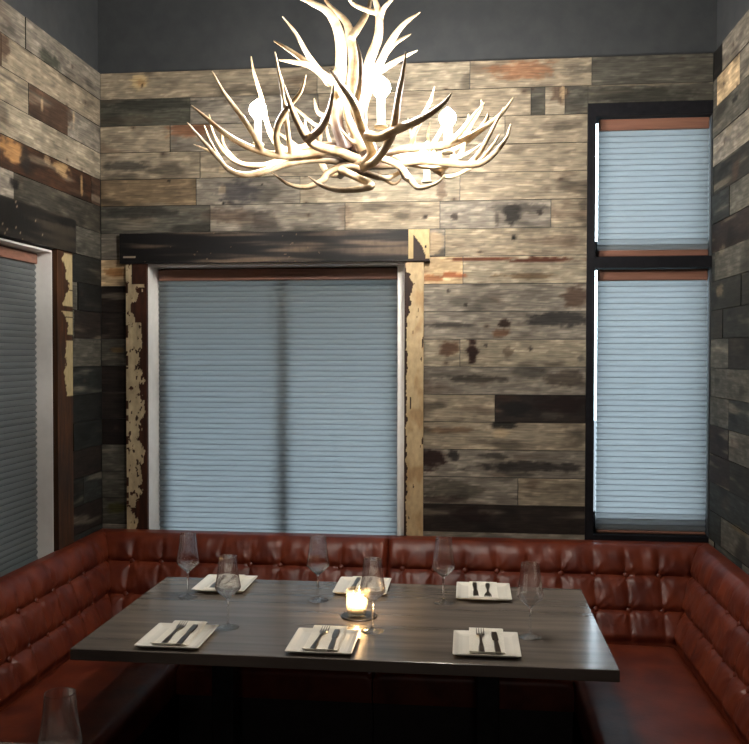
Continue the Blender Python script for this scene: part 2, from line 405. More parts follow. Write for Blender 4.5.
cladding('wood_cladding', 'y', side_rows(lspec, 2.3, YB, 3, [TAN, GREY, OLIVE, GREY, BROWN]), lstains, [W3], .8, YB, M['planks_y'], wl, XL, -1, .0095)

wr = drywall('wall_right', [(XR+.018, XR+.25, YF, T0, 0, ZC)], M['slate'])
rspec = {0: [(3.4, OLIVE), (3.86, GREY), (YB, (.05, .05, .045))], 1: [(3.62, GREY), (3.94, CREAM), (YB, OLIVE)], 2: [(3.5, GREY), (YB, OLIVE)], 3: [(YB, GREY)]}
def rst(px, py, ru, rz, col, st, row=None):
    v = ray(px, py); p = CAM+v*(XR/v.x); return (p.y, p.z, ru, rz, col, st, row)
rstains = [rst(735, 170, .05, .05, BROWN, .7), rst(728, 130, .05, .03, TAN, .7), rst(722, 250, .04, .02, TAN, .7), rst(738, 530, .12, .01, (.35, .30, .2), .8), rst(720, 290, .06, .03, CREAM, .4), rst(735, 100, .04, .012, (.03, .03, .03), .8)]
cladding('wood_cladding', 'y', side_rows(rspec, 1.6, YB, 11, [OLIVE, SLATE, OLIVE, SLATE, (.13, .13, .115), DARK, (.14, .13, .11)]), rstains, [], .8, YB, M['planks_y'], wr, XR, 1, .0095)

tag(bxo('wall_front', M['front'], None, XL-.25, XR+.25, YF-.15, YF, 0, ZC), kind='structure')
tag(bxo('floor', M['floor'], None, XL-.25, XR+.25, YF-.15, T1, -.1, 0), kind='structure')
tag(bxo('ceiling', M['ceil'], None, XL-.25, XR+.25, YF-.15, T1, ZC, ZC+.1), kind='structure')

# ---------------------------------------------------------------- painted boards with flaking paint (vertex colour)
def board(name, x0, x1, y0, y1, z0, z1, parent, colour, axis='x', step=.003):
    """thin board facing -y (axis x) or +x (axis y); front face finely divided and coloured by colour(s,t): s across, t up, both 0..1"""
    bm = bmesh.new(); lay = bm.loops.layers.color.new('tone')
    a0, a1 = (x0, x1) if axis == 'x' else (y0, y1)
    nu = max(2, round((a1-a0)/step)); nz = max(2, round((z1-z0)/step))
    gr = [[None]*(nz+1) for _ in range(nu+1)]
    for i in range(nu+1):
        for j in range(nz+1):
            a = a0+(a1-a0)*i/nu; z = z0+(z1-z0)*j/nz
            co = (a, y0, z) if axis == 'x' else (x1, a, z)
            gr[i][j] = bm.verts.new(co)
    cols = {}
    for i in range(nu+1):
        for j in range(nz+1): cols[gr[i][j]] = (*colour(i/nu, j/nz, a0+(a1-a0)*i/nu, z0+(z1-z0)*j/nz), 1)
    for i in range(nu):
        for j in range(nz):
            f = bm.faces.new((gr[i][j], gr[i+1][j], gr[i+1][j+1], gr[i][j+1]))
            for l in f.loops: l[lay] = cols[l.vert]
    off = Vector((0, y1-y0, 0)) if axis == 'x' else Vector((x0-x1, 0, 0))
    c4 = [gr[0][0], gr[nu][0], gr[nu][nz], gr[0][nz]]; b4 = [bm.verts.new(v.co+off) for v in c4]
    strips = [[gr[i][0] for i in range(nu+1)], [gr[nu][j] for j in range(nz+1)], [gr[i][nz] for i in range(nu, -1, -1)], [gr[0][j] for j in range(nz, -1, -1)]]
    for q in range(4):
        f = bm.faces.new(strips[q]+[b4[(q+1) % 4], b4[q]])
        for l in f.loops: l[lay] = cols.get(l.vert, cols[c4[q]])
    f = bm.faces.new(b4[::-1])
    for l in f.loops: l[lay] = (.08, .05, .03, 1)
    return obj(name, bm, M['boards'], parent)
PAINT = (.68, .62, .50)
def wood(u, z, c=(.20, .10, .055)): 
    s = fbm(u*60, z*5, 3); return tuple(k*(1+.5*s) for k in c)
def left_casing(s, t, u, z):
    w = wood(u, z)
    lim = .72+.35*fbm(3, z*9, 1)+.25*fbm(u*60, z*22, 2)
    if t > .93: lim = .30
    if .80 < t < .92: lim -= .28
    if t < .16: lim -= .35
    hole = fbm(u*55, z*34, 9)
    inside = s < lim and hole < .42 and not (s < .12 and fbm(1, z*14, 4) > .1)
    return tuple(k*(1+.15*fbm(u*30, z*8, 8)) for k in PAINT) if inside else w
def right_casing(s, t, u, z):
    w = wood(u, z, (.15, .07, .035))
    lim = .13+.14*fbm(2, z*9, 5)+.10*fbm(u*60, z*40, 2)+.25*ss(.75, .9, t)*ss(.1, .5, fbm(5, z*11, 6)+.3)
    hole = fbm(u*40, z*9, 14)
    if s > lim and hole < .58: 
        c = (.70, .62, .48); c = lerp(c, (.54, .42, .28), .6*ss(.0, .6, fbm(u*12, z*7, 21)));  return c
    return w
def header_col(s, t, u, z):
    c = lerp((.022, .019, .026), (.34, .29, .24), ss(-.15, .7, fbm(u*2.2, z*30, 31)+(.75*s-.3)))
    if fbm(u*40, z*60, 33)+.5*N(u*4,3,z*4) > .85 and s < .75: c = (.36, .30, .24)
    if abs(z-2.10) < .004 and -1.615 < u < -1.555: c = (.6, .55, .48)
    return c
def cap_col(s, t, u, z):
    c = (.66, .58, .42)
    if s > .22 and t < .78*(1-s)+.62*ss(.9, .2, s) and s < .80 and t < 1.05-s*.9: c = (.13, .075, .05)
    if t < .08: c = (.12, .05, .03)
    if math.hypot(s-.8, (t-.45)) < .05: c = (.02, .01, .01)
    return c
def make_window(n, loc=(0, 0, 0)):
    return tag(empty('window_%d' % n, loc), kind='structure')

# window 1: centre, flaking painted casing
w1 = make_window(1)
board('side_casing', -1.607, -1.507, YB-.022, YB, .70, 2.068, w1, left_casing)
board('side_casing', -.29, -.203, YB-.022, YB, .70, 2.068, w1, right_casing)
board('header_casing', -1.634, -.272, YB-.030, YB, 2.070, 2.211, w1, header_col, step=.004)
board('header_end_block', -.272, -.176, YB-.034, YB, 2.070, 2.213, w1, cap_col, step=.004)
bm = bmesh.new()
box(bm, -1.513, -1.505, YB, T1, .70, 2.068); box(bm, -.292, -.284, YB, T1, .70, 2.068)
box(bm, -1.505, -.292, YB, T1, 2.062, 2.070); box(bm, -1.505, -.292, YB, T1, .692, .700)
obj('jamb_liner', bm, M['jamb'], w1)
bxo('jamb_stop', M['jamb'], w1, -.330, -.292, 4.075, 4.10, .70, 2.062, bev=.002)
bm = bmesh.new()
for a in ((-1.505, -1.455, .70, 2.062), (-.342, -.292, .70, 2.062), (-1.455, -.342, .70, .75), (-1.455, -.342, 2.012, 2.062), (-.905, -.86, .75, 2.012)):
    box(bm, a[0], a[1], 4.165, 4.205, a[2], a[3])
obj('window_frame', bm, M['black'], w1)
bxo('glass_pane', M['pane'], w1, -1.455, -.342, 4.183, 4.187, .75, 2.012)

# window 3: left wall
w3 = make_window(3)
def lw_casing(s, t, u, z):
    w = wood(u, z, (.22, .13, .06))
    ok = s > .55+.3*fbm(4, z*10, 41)+.1*fbm(u*60, z*50, 42) and t > .55 and fbm(2, z*16, 44) > -.25
    return (.62, .56, .42) if ok else w
def lw_header(s, t, u, z):
    c = lerp((.04, .036, .032), (.18, .16, .13), ss(-.3, .5, fbm(u*2.4, z*30, 51)))
    if fbm(u*40, z*70, 53)+.5*N(u*4,3,z*4) > .9: c = (.5, .45, .38)
    return c
board('side_casing', XL, XL+.022, 3.508, 3.650, .70, 2.083, w3, lw_casing, 'y', .0045)
board('side_casing', XL, XL+.022, 1.908, 2.05, .70, 2.083, w3, lw_casing, 'y', .012)
board('header_casing', XL, XL+.030, 1.89, 3.672, 2.085, 2.230, w3, lw_header, 'y', .008)
bm = bmesh.new()
box(bm, XL-.25, XL, 3.506, 3.514, .70, 2.075); box(bm, XL-.25, XL, 2.044, 2.052, .70, 2.075)
box(bm, XL-.25, XL, 2.052, 3.506, 2.071, 2.079); box(bm, XL-.25, XL, 2.052, 3.506, .692, .70)
obj('jamb_liner', bm, M['jamb'], w3)
bm = bmesh.new()
for a in ((2.052, 2.10, .70, 2.071), (3.456, 3.506, .70, 2.071), (2.10, 3.456, .70, .75), (2.10, 3.456, 2.02, 2.071), (2.75, 2.81, .75, 2.02)):
    box(bm, XL-.22, XL-.18, a[0], a[1], a[2], a[3])
obj('window_frame', bm, M['black'], w3)
bxo('glass_pane', M['pane'], w3, XL-.202, XL-.198, 2.10, 3.456, .75, 2.02)

# window 2: tall black framed one in the right corner
w2 = make_window(2)
bm = bmesh.new()
yf0, yf1 = YB-.006, YB+.12
box(bm, .526, .562, yf0, yf1, .80, 2.765); box(bm, .562, XR, yf0, yf1, 2.706, 2.765)
box(bm, .562, XR, yf0, yf1, 2.034, 2.083); box(bm, .562, XR, yf0, yf1, .80, .836)
box(bm, .562, XR, YB+.095, yf1, .836, .925); box(bm, .562, XR, YB+.095, yf1, 2.083, 2.165); pass  # last two: hidden bars added behind the shades to darken their lower ends
obj('window_frame', bm, M['black'], w2)
for a, b in ((.836, 2.034), (2.083, 2.706)): bxo('glass_pane', M['pane'], w2, .562, 1.065, YB+.09, YB+.094, a, b)

# ---------------------------------------------------------------- cellular shades
def shade(label, x0, x1, y, z0, z1, rail_h, axis='x', rail2=0.0, pitch=.0255, depth=.011):
    """pleated cellular shade hanging at y (axis x) or x (axis y)"""
    o = empty('cellular_shade', ((x0+x1)/2, y, z0) if axis == 'x' else (y, (x0+x1)/2, z0))
    tag(o, label, 'window shade', 'pleated window shades')
    inv = Matrix.Translation(-o.location)
    def T(bm): bm.transform(inv); return bm
    zb = z0+rail2; zt = z1-rail_h
    n = max(2, round((zt-zb)/pitch)); bm = bmesh.new(); prev = None; first = None
    sg = 1
    for side in (-1, 1):
        col = []
        for i in range(2*n+1):
            z = zb+(zt-zb)*i/(2*n)
            out = depth if i % 2 else .0015
            # rounded cell: sample two extra points
            col.append((z, side*out))
        rows_ = []
        full = []
        for (za, da), (zc, dc) in zip(col, col[1:]):
            full += [(za, da), (za*.5+zc*.5, (da+dc)/2+side*.0016)]
        full.append(col[-1])
        for z, d in full:
            w = []
            for xx in (x0, x1):
                w.append(bm.verts.new((xx, y+d, z) if axis == 'x' else (y+d, xx, z)))
            rows_.append(w)
        for a, b in zip(rows_, rows_[1:]): bm.faces.new((a[0], a[1], b[1], b[0]))
    for i in range(0, 2*n+1, 2):
        z = zb+(zt-zb)*i/(2*n)
        if axis == 'x': box(bm, x0, x1, y-.0022, y+.0022, z-.0021, z+.0021, mi=1)
        else: box(bm, y-.0022, y+.0022, x0, x1, z-.0021, z+.0021, mi=1)
    obj('pleated_fabric', T(bm), [M['shade'], M['seam']], o)
    rr = .017
    def rail(nm, a, b):
        bb = bmesh.new()
        if axis == 'x': box(bb, x0, x1, y-rr, y+rr, a, b, bev=.004)
        else: box(bb, y-rr, y+rr, x0, x1, a, b, bev=.004)
        obj(nm, T(bb), M['rail'], o)
    rail('headrail', zt, z1)
    if rail2: rail('bottom_rail', z0, zb)
    return o
shade('wide grey-blue pleated shade in the middle window behind the table', -1.500, -.332, 4.135, .72, 2.055, .055)
shade('short upper pleated shade in the tall black window', .580, 1.061, YB+.052, 2.088, 2.703, .050, rail2=.028)
shade('long lower pleated shade in the tall black window at the right corner', .580, 1.061, YB+.052, .838, 2.030, .050, rail2=.012)
shade('dark pleated shade in the left wall window beside the bench', 2.06, 3.498, XL-.075, .72, 2.066, .045, axis='y')

tag(bxo('awning_blocker_1', M['black'], None, -2.3, .15, T1, 5.6, 2.10, 2.18), kind='structure')  # unseen awning slab added to dim the daylight on the middle shade
tag(bxo('wall_sky_blocker', M['outside'], None, -3.3, -3.1, -1, 9, -.6, 5), kind='structure')  # unseen outside wall added to keep sky light off the left shade
# outside: ground beyond the building
tag(bxo('ground', M['outside'], None, -14, 14, 4.3, 30, -.7, -.6), kind='structure')

# ---------------------------------------------------------------- tufted leather booth
DB, DR, DL = .30, .205, .165
PROF = [(1.0, .02), (1.0, .44)]                       # (fraction of depth, z): vertical behind the seat, then lean
NV = 50
for i in range(1, NV+1):
    t = i/NV; PROF.append((1-.66*t, .44+.345*t))
for a in (20, 45, 70, 90): PROF.append((.34-.14*math.sin(math.radians(a))*.6-.0, .785+.028*math.sin(math.radians(a))))
PROF += [(.12, .818), (.004, .812), (.004, .02)]
BROWS = (.565, .695); SP = .138
def backrest(name, run, parent, w0, w1, off=0.0):
    """run: 'back','left','right'; w0,w1: functions(frac)->coordinate of the two ends along the run"""
    bm = bmesh.new()
    D = {'back': DB, 'left': DL, 'right': DR}[run]
    L = abs(w1(1)-w0(1)); nu = int(L/.0065)
    def pt(w, d, z, h):
        d2 = d+h
        if run == 'back': return Vector((w, YB-.004-d2, z+h*.35))
        if run == 'left': return Vector((XL+.004+d2, w, z+h*.35))
        return Vector((XR-.004-d2, w, z+h*.35))
    cols = []
    for i in range(nu+1):
        t = i/nu; col = []
        for k, (fr, z) in enumerate(PROF):
            a, b = w0(fr), w1(fr); w = a+(b-a)*t; d = D*fr-.004 if fr > .01 else 0
            h = 0
            if 1 < k < 2+NV+4:
                q = ((w-off)/SP) % 1; du = min(q, 1-q)*SP
                ed = min(abs(w-a), abs(b-w))
                top = ss(.80, .72, z)
                cu = math.exp(-du/.014)*(.12+.88*top if z > .70 else .8)*.62
                dv = min(abs(z-r) for r in BROWS)
                cv = math.exp(-dv/.015)*.8
                r = math.hypot(du, dv)
                rad = 0
                for rr in BROWS:
                    dz = z-rr; an = math.atan2(dz, (q-.5 if q > .5 else q) if False else (du if q < .5 else -du)+1e-6)
                    rad += math.exp(-math.hypot(du, dz)/.035)*math.sin(an*9+math.floor((w-off)/SP+.5)*2.1+N(w*9,z*9,1)*3)*.0042
                wr = N(w*22, z*7, 3)*.0045+N(w*65+z*12, z*14, 9)*.0042*math.exp(-r/.09)+N(w*15, z*15, 5)*.003
                h = .024*(1-max(cu, cv))*(1-.25*ss(.76, .80, z)) - .010*math.exp(-(r/.014)**2)+rad+wr
                h *= ss(0, .018, ed)*ss(.44, .475, z)
                if k > 2+NV: h *= 1-(k-(2+NV))/5
            col.append(bm.verts.new(pt(w, d, z, h)))
        cols.append(col)
    m = len(PROF)
    for i in range(nu):
        for k in range(m):
            j = (k+1) % m
            bm.faces.new((cols[i][k], cols[i+1][k], cols[i+1][j], cols[i][j]))
    bm.faces.new(cols[0][::-1]); bm.faces.new(cols[-1])
    o = obj(name, bm, M['leather'], parent, smooth=True)
    angle_smooth(o, 60)
    # buttons
    ref = None
    a, b = min(w0(1), w1(1)), max(w0(1), w1(1))
    k0 = math.ceil((a-off+.02)/SP); k1 = math.floor((b-off-.02)/SP)
    for k in range(k0, k1+1):
        for z in BROWS:
            w = off+k*SP
            fr = 1-.66*(z-.44)/.345
            p = pt(w, D*fr-.004, z, .004)
            if ref is None:
                bb = bmesh.new(); bmesh.ops.create_uvsphere(bb, u_segments=14, v_segments=8, radius=.013)
                for v in bb.verts: v.co.z *= .55
                bt = obj('button', bb, M['leather'], o, smooth=True); ref = bt
            else:
                bt = ref.copy(); C.objects.link(bt); bt.parent = o
            ax = {'back': Vector((0, -1, .6)), 'left': Vector((1, 0, .4)), 'right': Vector((-1, 0, .45))}[run].normalized()
            bt.location = p; bt.rotation_euler = ax.to_track_quat('Z', 'Y').to_euler()
    return o
def cushion(parent, x0, x1, y0, y1, z0=.33, z1=.452):
    bm = bmesh.new(); nx = max(8, int((x1-x0)/.02)); ny = max(8, int((y1-y0)/.02))
    R = .028
    def prof(s, L):       # rounded edge factor
        e = min(s, L-s); return 0 if e >= R else 1-math.sqrt(max(0, 1-(1-e/R)**2))
    top = []
    for i in range(nx+1):
        c = []
        for j in range(ny+1):
            # denser at edges
            fx = .5-.5*math.cos(PI*i/nx); fy = .5-.5*math.cos(PI*j/ny)
            x = x0+(x1-x0)*fx; y = y0+(y1-y0)*fy
            k = min(1, prof(x-x0, x1-x0)+prof(y-y0, y1-y0))
            z = z1-R*k-.006+.010*math.sin(PI*fx)**.5*math.sin(PI*fy)**.5+N(x*9, y*9, 2)*.002
            c.append(bm.verts.new((x, y, z)))
        top.append(c)
    for i in range(nx):
        for j in range(ny): bm.faces.new((top[i][j], top[i+1][j], top[i+1][j+1], top[i][j+1]))
    ring = [top[i][0] for i in range(nx+1)]+[top[nx][j] for j in range(1, ny+1)]+[top[i][ny] for i in range(nx-1, -1, -1)]+[top[0][j] for j in range(ny-1, 0, -1)]
    low = [bm.verts.new((v.co.x, v.co.y, z0)) for v in ring]
    for i in range(len(ring)):
        j = (i+1) % len(ring); bm.faces.new((ring[i], low[i], low[j], ring[j]))
    bm.faces.new(low)
    o = obj('seat_cushion', bm, M['leather'], parent); angle_smooth(o, 50)
    # welt piping around the top front edge
    return o
YE = 2.22
XS0, XS1 = XL+DL, XR-DR          # backrest faces at seat level, left / right
YS = YB-DB
SEATL, SEATR, SEATB = -1.12, .395, 3.25
XM = -.355
def bench(label): return tag(empty('booth_bench'), label, 'bench', 'red leather booth benches')
b = bench('tufted oxblood leather bench under the middle window, left part of back row')
backrest('backrest', 'back', b, lambda f: XL+DL*f, lambda f: XM-.001, off=XM-SP*.5)
cushion(b, SEATL+.002, XM-.002, SEATB, YS-.002)
bxo('plinth', M['base'], b, SEATL+.004, XM-.002, SEATB+.03, YS-.01, 0, .33)
b = bench('tufted oxblood leather bench below plank wall, right part of back row')
backrest('backrest', 'back', b, lambda f: XM+.001, lambda f: XR-max(.006, DR*f), off=XM+SP*.5)
cushion(b, XM+.002, SEATR-.002, SEATB, YS-.002)
bxo('plinth', M['base'], b, XM+.002, SEATR-.004, SEATB+.03, YS-.01, 0, .33)
b = bench('shadowed tufted leather bench along the left wall window')
backrest('backrest', 'left', b, lambda f: YE, lambda f: YB-DB*f, off=YS-.10)
cushion(b, XS0+.002, SEATL-.002, YE, YS-.002)
bxo('plinth', M['base'], b, XS0+.01, SEATL-.03, YE+.01, YS-.01, 0, .33)
b = bench('tufted leather bench along the right plank wall')
backrest('backrest', 'right', b, lambda f: YE, lambda f: YB-DB*f, off=YS-.10)
cushion(b, SEATR+.002, XS1-.002, YE, YS-.002)
bxo('plinth', M['base'], b, SEATR+.03, XS1-.01, YE+.01, YS-.01, 0, .33)

# ---------------------------------------------------------------- table
t = tag(empty('dining_table', (-.385, 2.96, 0)), 'long grey wooden restaurant table set for six inside the booth', 'table')
def loc(bm, o): bm.transform(Matrix.Translation(-o.location)); return bm
def tbox(name, m, *a, **k): return obj(name, loc(one(box, *a, **k), t), m, t)
tbox('tabletop', M['table'], -1.203, .433, 2.527, 3.391, .714, .75, bev=.003)
for px_ in (-.84, .07):
    tbox('column', M['iron'], px_-.038, px_+.038, 2.92, 2.996, .03, .700, bev=.004)
    bb = bmesh.new(); box(bb, px_-.035, px_+.035, 2.66, 3.24, 0, .03, bev=.005); box(bb, px_-.27, px_+.27, 2.925, 2.99, 0, .03, bev=.005)
    obj('foot', loc(bb, t), M['iron'], t)
    tbox('mounting_plate', M['iron'], px_-.13, px_+.13, 2.80, 3.12, .700, .714)

# neighbouring table that carries the foreground glass
t2 = tag(empty('side_table', (-1.2, 1.5, 0)), 'small neighbouring table standing in front of the left bench', 'table')
def t2box(name, m, *a, **k):
    return obj(name, one(box, *a, **k), m, t2)
t2box('tabletop', M['table'], -.48, .48, -.42, .40, .714, .75, bev=.003)
t2box('column', M['iron'], -.035, .035, -.035, .035, .03, .714, bev=.004)
bb = bmesh.new(); box(bb, -.03, .03, -.28, .28, 0, .03); box(bb, -.28, .28, -.03, .03, 0, .03); obj('foot', bb, M['iron'], t2)

# ---------------------------------------------------------------- plates, napkins, cutlery
TZ = .7502
def copy_tree(o, parent=None):
    c = o.copy(); C.objects.link(c)
    if parent: c.parent = parent
    for ch in list(o.children): copy_tree(ch, c)
    return c
def plate_bm():
    bm = bmesh.new(); W, D_ = .101, .112
    def ring(w, d, z, r, n=4):
        vs = []
        for cx, cy, a0 in ((w-r, d-r, 0), (-w+r, d-r, 90), (-w+r, -d+r, 180), (w-r, -d+r, 270)):
            for i in range(n+1):
                a = math.radians(a0+90*i/n); vs.append(bm.verts.new((cx+r*math.cos(a), cy+r*math.sin(a), z)))
        return vs
    R = [ring(W-.03, D_-.03, .0, .006), ring(W-.012, D_-.012, .004, .006), ring(W, D_, .0115, .006), ring(W, D_, .0135, .006), ring(W-.004, D_-.004, .0135, .006), ring(W-.018, D_-.018, .0075, .007), ring(W-.030, D_-.030, .0055, .007)]
    for a, b_ in zip(R, R[1:]):
        for i in range(len(a)):
            j = (i+1) % len(a); bm.faces.new((a[i], a[j], b_[j], b_[i]))
    bm.faces.new(R[0][::-1]); bm.faces.new(R[-1]); return bm
def napkin_bm():
    bm = bmesh.new()
    hw = .052; nx, ny = 12, 28
    for lay in range(3):
        top, bot = [], []
        for i in range(nx+1):
            ct, cb = [], []
            for j in range(ny+1):
                x = -hw+2*hw*i/nx-lay*.002; y = -.092+.222*j/ny-lay*.004
                e = max(0, abs(y-.0)-.082)
                base = .0065+min(.0085, max(0, (abs(y)-.076))*.32)
                z = max(base, .0) + lay*.0018+N(x*30, y*25, lay)*.0005
                ct.append(bm.verts.new((x, y, z+.0016))); cb.append(bm.verts.new((x, y, z)))
            top.append(ct); bot.append(cb)
        for i in range(nx):
            for j in range(ny):
                bm.faces.new((top[i][j], top[i+1][j], top[i+1][j+1], top[i][j+1])); bm.faces.new((bot[i][j], bot[i][j+1], bot[i+1][j+1], bot[i+1][j]))
        for i in range(nx):
            bm.faces.new((bot[i][0], bot[i+1][0], top[i+1][0], top[i][0])); bm.faces.new((bot[i+1][ny], bot[i][ny], top[i][ny], top[i+1][ny]))
        for j in range(ny):
            bm.faces.new((bot[0][j+1], bot[0][j], top[0][j], top[0][j+1])); bm.faces.new((bot[nx][j], bot[nx][j+1], top[nx][j+1], top[nx][j]))
    return bm
def strip(bm, sec, th=.0022, seg=None):
    """sec: list of (y, halfwidth, z) -> flat bar with thickness, centred x=0"""
    prev = None; first = None
    for y, w, z in sec:
        r = [bm.verts.new((-w, y, z)), bm.verts.new((w, y, z)), bm.verts.new((w*.8, y, z+th)), bm.verts.new((-w*.8, y, z+th))]
        if prev:
            for i in range(4): bm.faces.new((prev[i], prev[(i+1) % 4], r[(i+1) % 4], r[i]))
        else: first = r
        prev = r
    bm.faces.new(first[::-1]); bm.faces.new(prev)
Z0 = .0145
def fork_bm():
    bm = bmesh.new()
    strip(bm, [(-.105, .006, 0), (-.098, .0092, 0), (-.06, .0085, .001), (-.02, .0045, .003), (.02, .0035, .005), (.038, .0055, .004), (.050, .0125, .002), (.062, .0135, .001)])
    for k in range(4):
        b2 = bmesh.new(); strip(b2, [(.060, .0022, .001), (.080, .0019, .001), (.100, .0012, .005), (.103, .0006, .006)], .002)
        b2.transform(Matrix.Translation((-.0113+k*.00753, 0, 0))); merge(bm, b2)
    return bm
def knife_bm():
    bm = bmesh.new()
    strip(bm, [(-.11, .006, 0), (-.104, .0092, 0), (-.05, .0088, .0008), (.0, .0065, .001), (.008, .0055, .001), (.014, .0095, .0005), (.05, .0105, .0003), (.085, .0098, .0003), (.105, .006, .0003), (.113, .0015, .0003)], .003)
    return bm
PL = bpy.data.meshes.new('plate'); b_ = plate_bm(); bmesh.ops.recalc_face_normals(b_, faces=b_.faces[:]); b_.to_mesh(PL); b_.free(); PL.materials.append(M['china'])
for p in PL.polygons: p.use_smooth = True
spots = [  # x, y, rotation, row word, place words
    (-.905, 2.650, 0, 'front', 'at the near left corner of the table'), (-.440, 2.652, 0, 'front', 'at the near edge in front of the candle'), (.058, 2.683, 0, 'front', 'at the near right corner of the table'),
    (-.930, 3.280, PI, 'back', 'at the far left, beside the bench'), (-.398, 3.306, PI, 'back', 'at the far edge behind the candle'), (.060, 3.280, PI, 'back', 'at the far right of the table')]
protos = {}
for i, (x, y, r, row, where) in enumerate(spots):
    def inst(name, fn, m, dz, dx, dy, rot, smooth=False):
        if name not in protos:
            o = obj(name, fn(), m, None, smooth=smooth); protos[name] = o
        else:
            o = protos[name].copy(); C.objects.link(o)
        c, s = math.cos(r), math.sin(r)
        o.location = (x+dx*c-dy*s, y+dx*s+dy*c, TZ+dz); o.rotation_euler = (0, 0, r+rot); return o
    pl = inst('dinner_plate', plate_bm, M['china'], 0, 0, 0, 0)
    tag(pl, 'rectangular cream plate '+where, 'plate', 'cream plates on the table')
    tag(inst('napkin', napkin_bm, M['linen'], 0, .004, .0, 0), 'folded cream napkin on the plate '+where, 'napkin', 'folded napkins on the plates')
    jig = random.Random(i)
    tag(inst('fork', fork_bm, M['steel'], Z0, -.016, .012, jig.uniform(-.06, .02)), 'dark metal fork on the plate '+where, 'fork', 'forks on the plates')
    tag(inst('table_knife', knife_bm, M['steel'], Z0, .030, .008, jig.uniform(-.04, .05)), 'dark metal knife on the plate '+where, 'knife', 'knives on the plates')

# ---------------------------------------------------------------- wine glasses
def wine_bm():
    bm = bmesh.new()
    prof = [(0, 0), (.034, 0), (.0365, .0008), (.034, .0022), (.016, .004), (.006, .008), (.0036, .018), (.0034, .060), (.0036, .088), (.006, .0955), (.014, .101), (.030, .116), (.0405, .1275), (.0425, .133), (.0415, .139), (.037, .165), (.0325, .195), (.0292, .231), (.02885, .2347), (.0288, .235),
            (.0280, .235), (.02795, .2347), (.0283, .231), (.0315, .195), (.036, .165), (.0403, .139), (.0412, .1335), (.039, .1285), (.029, .1178), (.013, .1035), (.005, .0995), (0, .0985)]
    lathe(bm, prof, 40); return bm
glasses = [(188, 597, 'far left, left of the far left plate'), (228, 627.5, 'left half, right of the near left plate'), (318, 600.5, 'far side, left of the candle'),
           (372.5, 631, 'right beside the lit candle'), (443.5, 603, 'far side, left of the far right plate'), (530, 637, 'near right end of the table')]
gp = None
for px_, py_, wd in glasses:
    v = ray(px_, py_); q = CAM+v*((.75-1.65)/v.z)
    if gp is None: g = gp = obj('wine_glass', wine_bm(), M['glass'], None, smooth=True)
    else: g = gp.copy(); C.objects.link(g)
    g.location = (q.x, q.y, TZ)
    tag(g, 'tall empty wine glass on the table, '+wd, 'wine glass', 'wine glasses on the table')
g = gp.copy(); C.objects.link(g); q = P(60, 727, 1.62); g.location = (q.x, 1.62, TZ)
tag(g, 'dim wine glass at the bottom left corner, nearest of all glasses', 'wine glass')
if 'group' in g: del g['group']

# ---------------------------------------------------------------- candle
cx, cy = -.376, 2.95
c_ = tag(obj('coaster', one(lathe, [(0, 0), (.060, 0), (.063, .002), (.060, .004), (0, .004)], 40), M['coaster'], None, smooth=False), 'round dark coaster under the candle holder', 'coaster')
c_.location = (cx+.008, cy, TZ)
h = tag(empty('candle_holder', (cx, cy, TZ+.0045)), 'small faceted glass votive holder with lit candle in table middle', 'candle holder')
bm = bmesh.new(); ns = 10
def fring(r, z, tw=0): return [bm.verts.new((r*math.cos(2*PI*(i+tw)/ns), r*math.sin(2*PI*(i+tw)/ns), z)) for i in range(ns)]
R = [fring(.030, 0), fring(.034, .018, .5), fring(.037, .040), fring(.037, .062, .5), fring(.036, .088)]
for a, b in zip(R, R[1:]):
    k = R.index(a) % 2
    for i in range(ns):
        j = (i+1) % ns
        if k == 0: bm.faces.new((a[i], a[j], b[i])); bm.faces.new((a[j], b[j], b[i]))
        else: bm.faces.new((a[i], b[j], b[i])); bm.faces.new((a[i], a[j], b[j]))
inn = [fring(.032, .088), fring(.032, .010)]
for i in range(ns):
    j = (i+1) % ns
    bm.faces.new((R[-1][i], R[-1][j], inn[0][j], inn[0][i])); bm.faces.new((inn[0][i], inn[0][j], inn[1][j], inn[1][i]))
bm.faces.new(R[0][::-1]); bm.faces.new(inn[1])
obj('glass_cup', bm, M['votive'], h)
obj('candle', one(lathe, [(0, .0105), (.022, .0105), (.022, .034), (.019, .036), (0, .033)], 24), M['wax'], h, smooth=True)
obj('wick', one(lathe, [(0, .033), (.0009, .033), (.0009, .044), (0, .044)], 8), M['iron'], h)
obj('flame', one(lathe, [(0, .040), (.003, .043), (.0055, .050), (.005, .057), (.0025, .066), (0, .074)], 16), M['flame'], h, smooth=True)

